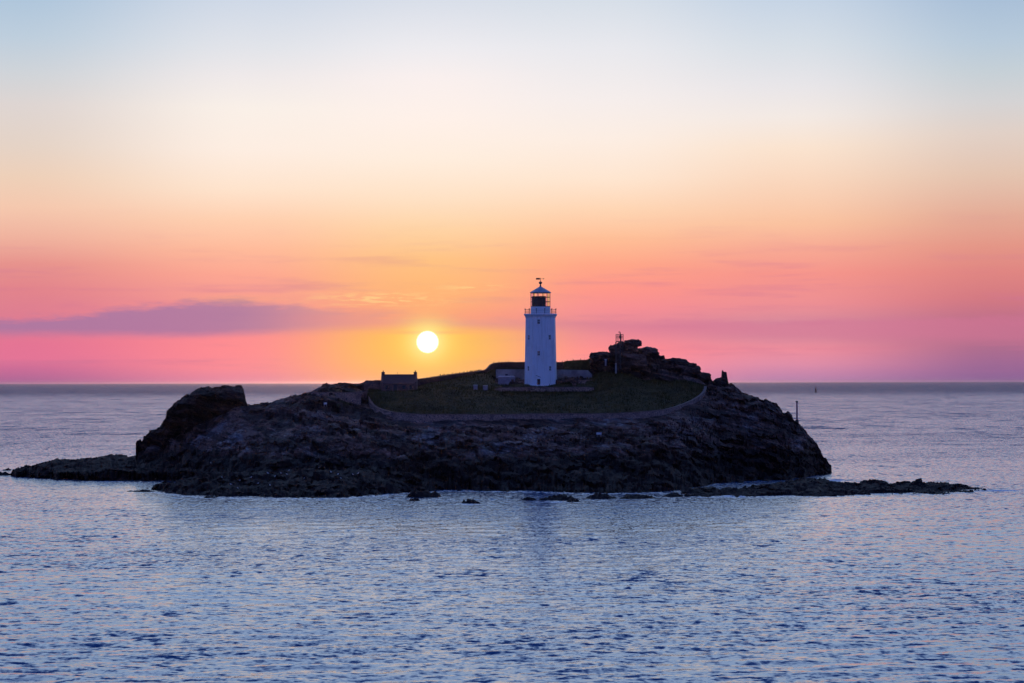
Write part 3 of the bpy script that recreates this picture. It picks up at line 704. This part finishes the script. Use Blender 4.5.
# windows on the three seen facets
def facet(i, z):                      # centre and outward direction of a facet
    a = math.radians(-98) + i * PI / 4
    t = (z - .7) / (zt(318.5) - .7); ap = (31.4 + (29.0 - 31.4) * t) * K / 2 * .985
    return a, ap
def window(i, py, w, h, dep=.06):
    z = zt(py); a, ap = facet(i, z)
    fr = bmesh.new(); c = Vector((math.cos(a) * ap, math.sin(a) * ap, z)); r = a - PI / 2
    out_ = Vector((math.cos(a), math.sin(a), 0)); sd = Vector((-math.sin(a), math.cos(a), 0)); up = Vector((0, 0, 1))
    def slab(bm, u0, u1, v0, v1, d0, d1):
        vs = [bm.verts.new(c + sd * u + up * v_ + out_ * d) for d in (d0, d1) for u, v_ in ((u0, v0), (u1, v0), (u1, v1), (u0, v1))]
        for f in ((0, 1, 2, 3), (4, 5, 6, 7), (0, 1, 5, 4), (1, 2, 6, 5), (2, 3, 7, 6), (3, 0, 4, 7)): bm.faces.new([vs[q] for q in f])
    slab(fr, -w / 2, w / 2, -h / 2, h / 2, -.1, .03)
    o = link('window', fr, DARKHOLE, lh)
    f2 = bmesh.new()
    slab(f2, -w / 2 - .12, -w / 2 - .002, -h / 2, h / 2, -.1, .08); slab(f2, w / 2 + .002, w / 2 + .12, -h / 2, h / 2, -.1, .08)
    slab(f2, -w / 2 - .15, w / 2 + .15, h / 2 + .002, h / 2 + .12, -.1, .12); slab(f2, -w / 2 - .2, w / 2 + .2, -h / 2 - .14, -h / 2 - .002, -.1, .16)
    slab(f2, -.03, .03, -h / 2, h / 2, .032, .06); slab(f2, -w / 2, w / 2, -.03, .03, .034, .062)
    link('window_frame', f2, WHITE, o)
for i, py in ((0, 322), (0, 353.4), (-1, 337.5), (-1, 368.5), (1, 337.5), (1, 368.5)): window(i, py, .58, 1.1)
a, ap = facet(0, .8); bm = bmesh.new()
c = Vector((math.cos(a) * (ap + .02), math.sin(a) * (ap + .02), 0))
box(bm, c.x - .38, c.x + .38, c.y - .06, c.y + .2, .02, 2.05, a + PI / 2, (c.x, c.y)); d_ = link('door', bm, DARKHOLE, lh)
bm = bmesh.new(); zA, zB = zt(375.3), zt(378.4)
tube(bm, (c.x - .75, c.y - .10, zA), (c.x + 1.15, c.y + .06, zB), .055, seg=6); tube(bm, (c.x + 1.15, c.y + .06, zB), (c.x + 1.15, c.y + .10, zt(382.5)), .045, seg=6)
link('pipe', bm, STEEL, lh)

# ------------------------------------------------------------------ walls
def wall_run(name, pts, h, th, mat, label, down=1.2, cope=True, cat='wall'):
    """pts: world points of the wall's top edge, front face line"""
    root = thing(name, label, cat, pts[0] - Vector((0, 0, h)))
    o0 = root.location
    # resample
    P_ = []
    for a_, b_ in zip(pts[:-1], pts[1:]):
        m = max(1, int((b_ - a_).length / .9))
        for i in range(m): P_.append(a_.lerp(b_, i / m))
    P_.append(pts[-1])
    def strip(z0, z1, t0, t1, jit):
        bm = bmesh.new(); prev = None
        for i, p in enumerate(P_):
            q0 = P_[max(0, i - 1)]; q1 = P_[min(len(P_) - 1, i + 1)]
            d = (q1 - q0); d.z = 0; d.normalize(); nn = Vector((-d.y, d.x, 0))
            j = jit * noise.noise(p * .9)
            ring_ = [bm.verts.new(p - o0 + nn * t + Vector((0, 0, z + (j if z > -.2 else 0)))) for t, z in ((t0, z0), (t0, z1), (t1, z1), (t1, z0))]
            if prev:
                for k in range(4): bm.faces.new((prev[k], prev[(k + 1) % 4], ring_[(k + 1) % 4], ring_[k]))
            else: bm.faces.new(ring_)
            prev = ring_
        bm.faces.new(prev[::-1]); return bm
    link('wall_body', strip(-h - down, -.16 if cope else 0, 0, th, .0), mat, root)
    if cope: link('coping', strip(-.157, 0.02, -.06, th + .06, .10), COPING, root)
    return root
def pts(tab): return [P(px, py, Y) for px, py, Y in tab]
# main curved boundary wall
mw = [(368.3,394,596.5),(368.6,397,595.5),(369.5,401,593),(373,405,589),(379,408.5,583),(388,411,578.5),(400,412.6,576.4),(420,413.8,575),(470,414,574.4),(520,413.7,574),(560,413.2,573.6),(600,413.3,573.4),(643,411.3,574.5),(666,409,578.5),(685,403.5,586),(699,396.7,592.5),(705.5,390.5,598),(706.5,386,602)]
def smooth_pts(P_, n_=6):
    out_ = []
    for i in range(len(P_) - 1):
        p0 = P_[max(0, i - 1)]; p1 = P_[i]; p2 = P_[i + 1]; p3 = P_[min(len(P_) - 1, i + 2)]
        for j in range(n_):
            t = j / n_
            out_.append(.5 * ((2 * p1) + (p2 - p0) * t + (2 * p0 - 5 * p1 + 4 * p2 - p3) * t * t + (3 * p1 - p0 - 3 * p2 + p3) * t ** 3))
    out_.append(P_[-1]); return out_
wall_run('boundary_wall', smooth_pts(pts(mw)), 2.3, .6, WALL, 'long curved stone boundary wall round the front of the turf below the lighthouse')
wall_run('boundary_wall', smooth_pts(pts([(706,384.5,605),(700,380.5,607),(692,377.3,608),(680,374.5,609)])), 1.0, .5, WALL, 'short stretch of stone wall running back from the right end of the turf')
wall_run('retaining_wall', pts([(492,389.5,597.6),(500,387.4,597.0),(525,387,597),(560,387,597),(585,386.6,597),(594,387.6,597.4)]), 1.7, 1.2, WALL, 'low stone retaining wall under the foot of the lighthouse')
wall_run('terrace_wall', pts([(512,381,603.6),(530,380.3,603.6),(560,380,603.6),(590,379.6,603.6),(600,380.6,603.4)]), 1.6, .8, WALL, 'brown terrace wall behind the lighthouse foot below the whitewashed wall')
wall_run('compound_wall', pts([(496,369.3,610.5),(520,369.4,610.5),(560,369.6,610.5),(588,370.2,610.5),(592,374.5,610.4)]), 2.6, .5, RENDERED, 'long whitewashed compound wall on both sides behind the lighthouse', cope=False)
wall_run('ruined_wall', pts([(311,392.0,593),(330,391.8,591),(345,392.0,590.5),(361,392.4,592)]), 1.9, .6, WALL, 'low straight stone wall on the left slope beside the cottage')
wall_run('ruined_wall', pts([(364,382.0,601.5),(366,380.2,601.5),(372,380.6,601.5),(376,379.9,601.5),(380.6,380.4,601.5)]), 2.6, .8, HOUSE, 'broken stub of stone wall joined to the left end of the cottage', cope=False)

# ------------------------------------------------------------------ cottage
YC = 597.0; kc = M(YC)
cb = P(398.8, 391.3, YC); ct = thing('cottage', 'small stone cottage with pitched slate roof and gable chimneys left of the plateau', 'house', cb)
def zc(py): return P(398.8, py, YC).z - cb.z
hw = 17.9 * kc; dp = 5.2; ze = zc(383.2); zr = zc(374.2)
bm = bmesh.new(); box(bm, -hw, hw, 0, dp, -1.6, ze)
link('wall', bm, HOUSE, ct)
for sx in (-1, 1):                                    # gable ends carry up past the roof
    bm = bmesh.new(); x0, x1 = sorted((sx * hw, sx * (hw - .55)))
    vs = [bm.verts.new((x, y, z)) for x in (x0 + .003, x1 - .003) for y, z in ((.002, ze + .003), (.002, ze + .35), (dp / 2, zr + .28), (dp - .002, ze + .35), (dp - .002, ze + .003))]
    bm.faces.new(vs[:5]); bm.faces.new(vs[5:])
    for i in range(5): bm.faces.new((vs[i], vs[(i + 1) % 5], vs[5 + (i + 1) % 5], vs[5 + i]))
    g_ = link('gable', bm, HOUSE, ct)
bm = bmesh.new(); x0, x1 = -hw + .56, hw - .56
prof = [(-.25, ze - .10), (dp / 2, zr), (dp + .25, ze - .10), (dp + .25, ze - .28), (dp / 2, zr - .2), (-.25, ze - .28)]
va = [bm.verts.new((x0, y, z)) for y, z in prof]; vb = [bm.verts.new((x1, y, z)) for y, z in prof]
for i in range(6): bm.faces.new((va[i], va[(i + 1) % 6], vb[(i + 1) % 6], vb[i]))
bm.faces.new(va); bm.faces.new(vb[::-1]); roof = link('roof', bm, SLATE, ct)
for sx in (-1, 1):
    bm = bmesh.new(); xc = sx * (hw - .45); box(bm, xc - .38, xc + .38, dp / 2 - .5, dp / 2 + .5, zr - .2, zc(372.4)); box(bm, xc - .45, xc + .45, dp / 2 - .57, dp / 2 + .57, zc(372.4) + .002, zc(372.4) + .14)
    lathe(bm, [(.13, zc(372.4) + .142), (.11, zc(372.4) + .5)], 8, 0, (xc, dp / 2)); link('chimney', bm, HOUSE, ct)
bm = bmesh.new(); tube(bm, (-.5, dp / 2, zr - .1), (-.5, dp / 2, zr + .62), .04, seg=6); link('mast', bm, STEEL, ct)
def opening(x, z0, w, h, nm, mat):
    bm = bmesh.new(); box(bm, x - w / 2, x + w / 2, -.03, .1, z0, z0 + h); o = link(nm, bm, mat, ct)
    bm = bmesh.new(); box(bm, x - w / 2 - .18, x + w / 2 + .18, -.07, .1, z0 + h + .002, z0 + h + .2)
    link('lintel', bm, COPING, o)
    if nm == 'window':
        bm = bmesh.new(); box(bm, x - w / 2 - .1, x + w / 2 + .1, -.1, .1, z0 - .12, z0 - .002); link('sill', bm, COPING, o)
opening(-2.9, .55, .75, .95, 'window', DARKHOLE); opening(-.9, .05, .9, 1.7, 'door', STEEL); opening(1.3, .55, .75, .95, 'window', DARKHOLE); opening(3.2, .55, .75, .95, 'window', DARKHOLE)

wall_run('boundary_wall', smooth_pts(pts([(417.5,379.2,604),(432,377.2,606),(450,374.6,608),(470,372.0,611),(484,370.2,613),(488,367.6,613.5),(491.5,364.4,614),(496,362.6,614.5),(505,362.1,615),(530,362.1,615),(563,362.1,615)]), 3), 2.0, .6, DARKWALL, 'long dark wall climbing the skyline from the cottage to behind the lighthouse')
# small flat building left of the tower
ys = 602.0; ks = M(ys); sb = P(506.5, 385.6, ys); sh = thing('shed', 'small lilac-grey rendered outbuilding just left of the lighthouse', 'shed', sb)
def zs(py): return P(506.5, py, ys).z - sb.z
bm = bmesh.new(); box(bm, -8.4 * ks, 8.4 * ks, 0, 3.2, -1.2, zs(377.2)); link('wall', bm, SHED, sh)
bm = bmesh.new(); w_ = 8.9 * ks; z1, z2 = zs(377.2) + .003, zs(375.6)
vs = [bm.verts.new(q) for q in ((-w_, -.15, z1), (w_, -.15, z1), (w_, 3.35, z1), (-w_, 3.35, z1), (-w_ + .5, 1.3, z2), (w_ - .5, 1.3, z2), (w_ - .5, 1.9, z2), (-w_ + .5, 1.9, z2))]
for f in ((0, 1, 2, 3), (4, 5, 6, 7), (0, 1, 5, 4), (1, 2, 6, 5), (2, 3, 7, 6), (3, 0, 4, 7)): bm.faces.new([vs[q] for q in f])
rf = link('roof', bm, SHED, sh)
bm = bmesh.new(); box(bm, -.32, .32, 1.3, 1.9, z2 - .1, zs(374.0)); link('chimney', bm, SLATE, rf)
bm = bmesh.new(); box(bm, 1.2, 1.95, -.03, .1, .1, 1.6); link('door', bm, DARKHOLE, sh)

# pale boxes on the turf
def crate(px, py, w, h, Y, label, dome=False):
    c = P(px, py, Y); o = thing('storage_box', label, 'box', c, None)
    bm = bmesh.new(); box(bm, -w / 2, w / 2, 0, w * .7, -.4, h); link('body', bm, SHED, o)
    bm = bmesh.new(); vs = box(bm, -w / 2 - .06, w / 2 + .06, -.06, w * .7 + .06, h + .002, h + .12)
    for v in vs[6:8]: v.co.z += .12
    link('lid', bm, RENDERED if w > .6 else PALE, o)
crate(475.5, 388.6, 1.0, .75, 596, 'dull pale box on the turf, left of the two near the outbuilding')
crate(485.3, 388.6, 1.15, .6, 596, 'brighter pale box on the turf, right of the two near the outbuilding')
crate(605.7, 364.2, .42, 1.05, 602, 'narrow upright white cabinet on the dark rock left of the steel light platform')
# little white panels on the rock
def panel(px, py, w, h, Y, label):
    c = P(px, py, Y); z = ground(c.x, c.y)
    o = thing('sign_board', label, 'sign', c)
    bm = bmesh.new(); box(bm, -w / 2, w / 2, -.04, .04, -h / 2, h / 2); link('board', bm, PALE, o)
    for s in (-1, 1):
        bm = bmesh.new(); tube(bm, (s * w * .35, .09, -h / 2 - .5), (s * w * .35, .09, h / 2), .045, seg=6); link('post', bm, GALV, o)
panel(599, 433.5, 1.25, .5, 553, 'small bright white board on the dark slope below the wall, right of the lighthouse')
panel(325.3, 403.4, .8, .5, 581, 'small pale board on the left slope below the low straight wall')

# ------------------------------------------------------------------ steel light platform on the summit
yp = 603.5; kp = M(yp); pb = P(619.8, 371.0, yp); lp = thing('light_platform', 'steel light platform with railings and lamp post on the rocky summit right of the lighthouse', 'light platform', pb)
def zp(py): return P(619.8, py, yp).z - pb.z
def xp(px): return (px - 619.8) * kp
bm = bmesh.new(); tube(bm, (xp(615.9), 0, -.6), (xp(615.9), 0, zp(342)), .16, .13); link('support_column', bm, STEEL, lp)
bm = bmesh.new(); tube(bm, (xp(615.9), 0, -.62), (xp(615.9), 0, zp(363)), .20, .18); link('sleeve', bm, GALV, lp)
bm = bmesh.new(); tube(bm, (xp(620.5), .6, -.6), (xp(620.5), .6, zp(341.9)), .22, .2); link('support_column', bm, STEEL, lp)
bm = bmesh.new(); tube(bm, (xp(623.0), 1.6, -.6), (xp(623.0), 1.6, zp(341.9)), .14, .14); link('support_column', bm, STEEL, lp)
bm = bmesh.new(); box(bm, xp(616.0), xp(623.6), -.5, 2.0, zp(341.9) + .002, zp(341.2)); link('deck', bm, STEEL, lp)
bm = bmesh.new(); zb, ztp = zp(341.2) + .002, zp(334.3)
cx = [xp(616.3), xp(618.2), xp(621.4), xp(623.3)]
for x in cx:
    for y in (-.42, 1.9): tube(bm, (x, y, zb), (x, y, ztp), .05, seg=6)
for z_ in (ztp, (zb + ztp) / 2, zp(336.2)):
    for y in (-.42, 1.9): tube(bm, (cx[0], y, z_), (cx[-1], y, z_), .04, seg=6)
    for x in (cx[0], cx[-1]): tube(bm, (x, -.42, z_), (x, 1.9, z_), .04, seg=6)
link('railing', bm, STEEL, lp)
bm = bmesh.new(); tube(bm, (xp(620.4), .6, zb), (xp(620.4), .6, zp(332.6)), .13); 
for i in range(6):
    t0, t1 = i * PI / 6 * .9, (i + 1) * PI / 6 * .9
    c_ = (xp(619.6), zp(332.6)); r_ = .8 * kp
    tube(bm, (c_[0] + r_ * math.cos(t0), .6, c_[1] + r_ * math.sin(t0)), (c_[0] + r_ * math.cos(t1), .6, c_[1] + r_ * math.sin(t1)), .11)
link('lamp_post', bm, STEEL, lp)
bm = bmesh.new(); lathe(bm, [(.24, zp(338.6)), (.28, zp(337.6)), (.28, zp(335.4)), (.12, zp(334.9))], 12, 0, (xp(620.4), .6)); link('lamp', bm, STEEL, lp)
bm = bmesh.new()
for s in (-.22, .22): tube(bm, (xp(617.5) + s, -.55, -.5), (xp(617.5) + s, -.55, zp(341.5)), .035, seg=6)
for i in range(22): tube(bm, (xp(617.5) - .22, -.55, i * .33), (xp(617.5) + .22, -.55, i * .33), .025, seg=5)
link('ladder', bm, STEEL, lp)

# beacon pole on the right cliff
yb = 604.0; kb = M(yb); bb = P(797.0, 421.5, yb); bp_ = thing('beacon_pole', 'thin upright beacon pole with a dark top on the right cliff edge', 'pole', bb)
def zb_(py): return P(797.0, py, yb).z - bb.z
bm = bmesh.new(); tube(bm, (0, 0, -.5), (0, 0, zb_(402.4)), .27, .23, 10); link('shaft', bm, simple('weathered_pink_paint', (.75, .36, .28), (.65, .34, .28), 1.5, .7), bp_)
bm = bmesh.new(); lathe(bm, [(.24, zb_(402.4) + .002), (.36, zb_(402.2)), (.36, zb_(401.2)), (.10, zb_(400.9))], 10); link('cap', bm, BLACKP, bp_)
bm = bmesh.new(); lathe(bm, [(.5, -.9), (.46, .35), (.3, .5)], 10); link('footing', bm, STEEL, bp_)

# marker buoy out at sea
yo = WY(815.8, 392.4); ko = M(yo); ob = P(815.8, 392.4, yo); by = thing('marker_buoy', 'dark pillar buoy standing far out on the sea near the right horizon', 'buoy', ob)
bm = bmesh.new(); lathe(bm, [(2.2, -1.5), (2.9, 0), (2.7, 2.2), (1.9, 3.0)], 14); link('float', bm, BLACKP, by)
bm = bmesh.new(); lathe(bm, [(1.9, 3.01), (1.8, 8.6), (1.2, 9.4)], 12); link('pillar', bm, STEEL, by)
bm = bmesh.new()
tube(bm, (0, 0, 9.4), (0, 0, 13.2), .4)
for z0 in (9.9, 11.6): lathe(bm, [(1.2, z0), (.42, z0 + 1.3)], 10)
link('topmark', bm, BLACKP, by)

# ------------------------------------------------------------------ gulls on the lower rocks
def gull_mesh():
    bm = bmesh.new(); sk = [(-.30, 0, .20, .03), (-.16, 0, .22, .09), (0, 0, .24, .13), (.12, 0, .27, .11), (.19, 0, .36, .06), (.23, 0, .42, .065), (.29, 0, .42, .03)]
    prev = None
    for x, y, z, r in sk:
        rg = [bm.verts.new((x, r * math.cos(2 * PI * i / 8), z + r * math.sin(2 * PI * i / 8))) for i in range(8)]
        if prev:
            for i in range(8): bm.faces.new((prev[i], prev[(i + 1) % 8], rg[(i + 1) % 8], rg[i]))
        else: bm.faces.new(rg[::-1])
        prev = rg
    bm.faces.new(prev)
    return bm
GW = simple('white_feathers', (.8, .8, .8), None, rough=.8); GG = simple('grey_feathers', (.35, .37, .40), None, rough=.8); GO = simple('orange_bill', (.6, .3, .05), None, rough=.6)
def make_gull():
    o = thing('gull', 'white gull resting on the dark tidal rocks at the lower left of the island', 'bird', (0, 0, 0), 'gulls resting on the tidal rocks')
    link('body', gull_mesh(), GW, o, True)
    for s in (-1, 1):
        bm = bmesh.new(); vs = [bm.verts.new(q) for q in ((.10, s * .125, .30), (-.05, s * .14, .32), (-.36, s * .05, .24), (-.10, s * .135, .20), (.08, s * .10, .33), (-.05, s * .10, .35), (-.34, s * .02, .26), (-.10, s * .10, .22))]
        for f in ((0, 1, 2, 3), (4, 5, 6, 7), (0, 1, 5, 4), (1, 2, 6, 5), (2, 3, 7, 6), (3, 0, 4, 7)): bm.faces.new([vs[q] for q in f])
        link('wing', bm, GG, o)
        bm = bmesh.new(); tube(bm, (0, s * .05, 0), (0, s * .05, .14), .012, seg=5); link('leg', bm, GO, o)
    bm = bmesh.new(); tube(bm, (.28, 0, .42), (.36, 0, .40), .018, .006, 5); link('bill', bm, GO, o)
    return o
# the ray from the viewer finds the rock each one stands on
from mathutils.bvhtree import BVHTree
bpy.context.view_layer.update()
trees = []
for ob_ in (island, low_reef, left_reef, right_reef, stack):
    me = ob_.data; trees.append(BVHTree.FromPolygons([v.co for v in me.vertices], [tuple(p.vertices) for p in me.polygons]))
def hit(px, py):
    best = None; d = ray(px, py).normalized()
    for t in trees:
        r = t.ray_cast(Vector((0, 0, H)), d)
        if r[0] is not None and (best is None or r[3] < best[3]): best = r
    return best
gp = [(211,463.5),(222,478),(231,485),(240,481),(251,478),(258,484),(268,474),(275,477),(281,474),(287,475),(289,471),(304,479),(319,468),(331,473),(338,475),(341,479),(353,475),(358,474),(238,489),(270,486)]
g0 = make_gull(); first = True
for px, py in gp:
    h_ = hit(px, py)
    if not h_: continue
    if first: g = g0; first = False
    else:
        g = g0.copy(); COL.objects.link(g)
        for ch in list(g0.children): c_ = ch.copy(); COL.objects.link(c_); c_.parent = g
    g.location = h_[0] + Vector((0, -.02, -.03)); g.rotation_euler = (0, 0, random.uniform(0, 6.28)); s_ = random.uniform(.75, 1.05); g.scale = (s_, s_, s_)

# ------------------------------------------------------------------ rough turf: tufts of grass over the plateau
def tufts():
    r = np.random.default_rng(5); nr, nc, _ = IV.shape
    tfv = np.array([d.value for d in island.data.attributes['turf'].data]).reshape(nr, nc)
    rr, cc = np.where(tfv[:-1, :-1] > .5); vs, fs = [], []
    for _i in range(26000):
        q = r.integers(len(rr)); a_, b_ = rr[q], cc[q]; u, v_ = r.random(), r.random()
        p = IV[a_, b_] * (1 - u) * (1 - v_) + IV[a_, b_ + 1] * u * (1 - v_) + IV[a_ + 1, b_] * (1 - u) * v_ + IV[a_ + 1, b_ + 1] * u * v_
        if p[2] < 12: continue
        h_ = .20 + .38 * r.random() * (1.4 if noise.noise(Vector((p[0] * .12, p[1] * .12, 3))) > .05 else .5); w = .05 + .08 * r.random(); th = r.random() * 6.28
        lx, ly = r.normal(0, .10), r.normal(0, .10); k = len(vs); c_, s_ = math.cos(th) * w, math.sin(th) * w
        vs += [(p[0] - c_, p[1] - s_, p[2] - .05), (p[0] + c_, p[1] + s_, p[2] - .05), (p[0] + lx, p[1] + ly, p[2] + h_), (p[0] + s_, p[1] - c_, p[2] - .05)]
        fs += [(k, k + 1, k + 2), (k + 1, k + 3, k + 2), (k + 3, k, k + 2)]
    me = bpy.data.meshes.new('grass'); me.from_pydata(vs, [], fs)
    me.materials.append(simple('coarse_grass', (.052, .038, .009), (.110, .080, .020), .30, .9, spec=.1))
    o = bpy.data.objects.new('grass', me); COL.objects.link(o)
    tag(o, 'rough green grass covering the plateau round the lighthouse', 'grass', kind='stuff')
tufts()

# ------------------------------------------------------------------ evening air
bm = bmesh.new(); box(bm, -290000, 290000, -6000, 92000, -6.0, 52.0)
hm = bpy.data.materials.new('evening_air'); hm.use_nodes = True; ht = NT(hm.node_tree); ht.n.clear()
ho = ht.node('ShaderNodeOutputMaterial'); hv = ht.node('ShaderNodeVolumePrincipled'); ht.l.new(hv.outputs[0], ho.inputs['Volume'])
hv.inputs['Color'].default_value = (.80, .72, .95, 1); hv.inputs['Density'].default_value = .8e-5; hv.inputs['Anisotropy'].default_value = .90
hz = link('haze', bm, hm); hz['kind'] = 'stuff'
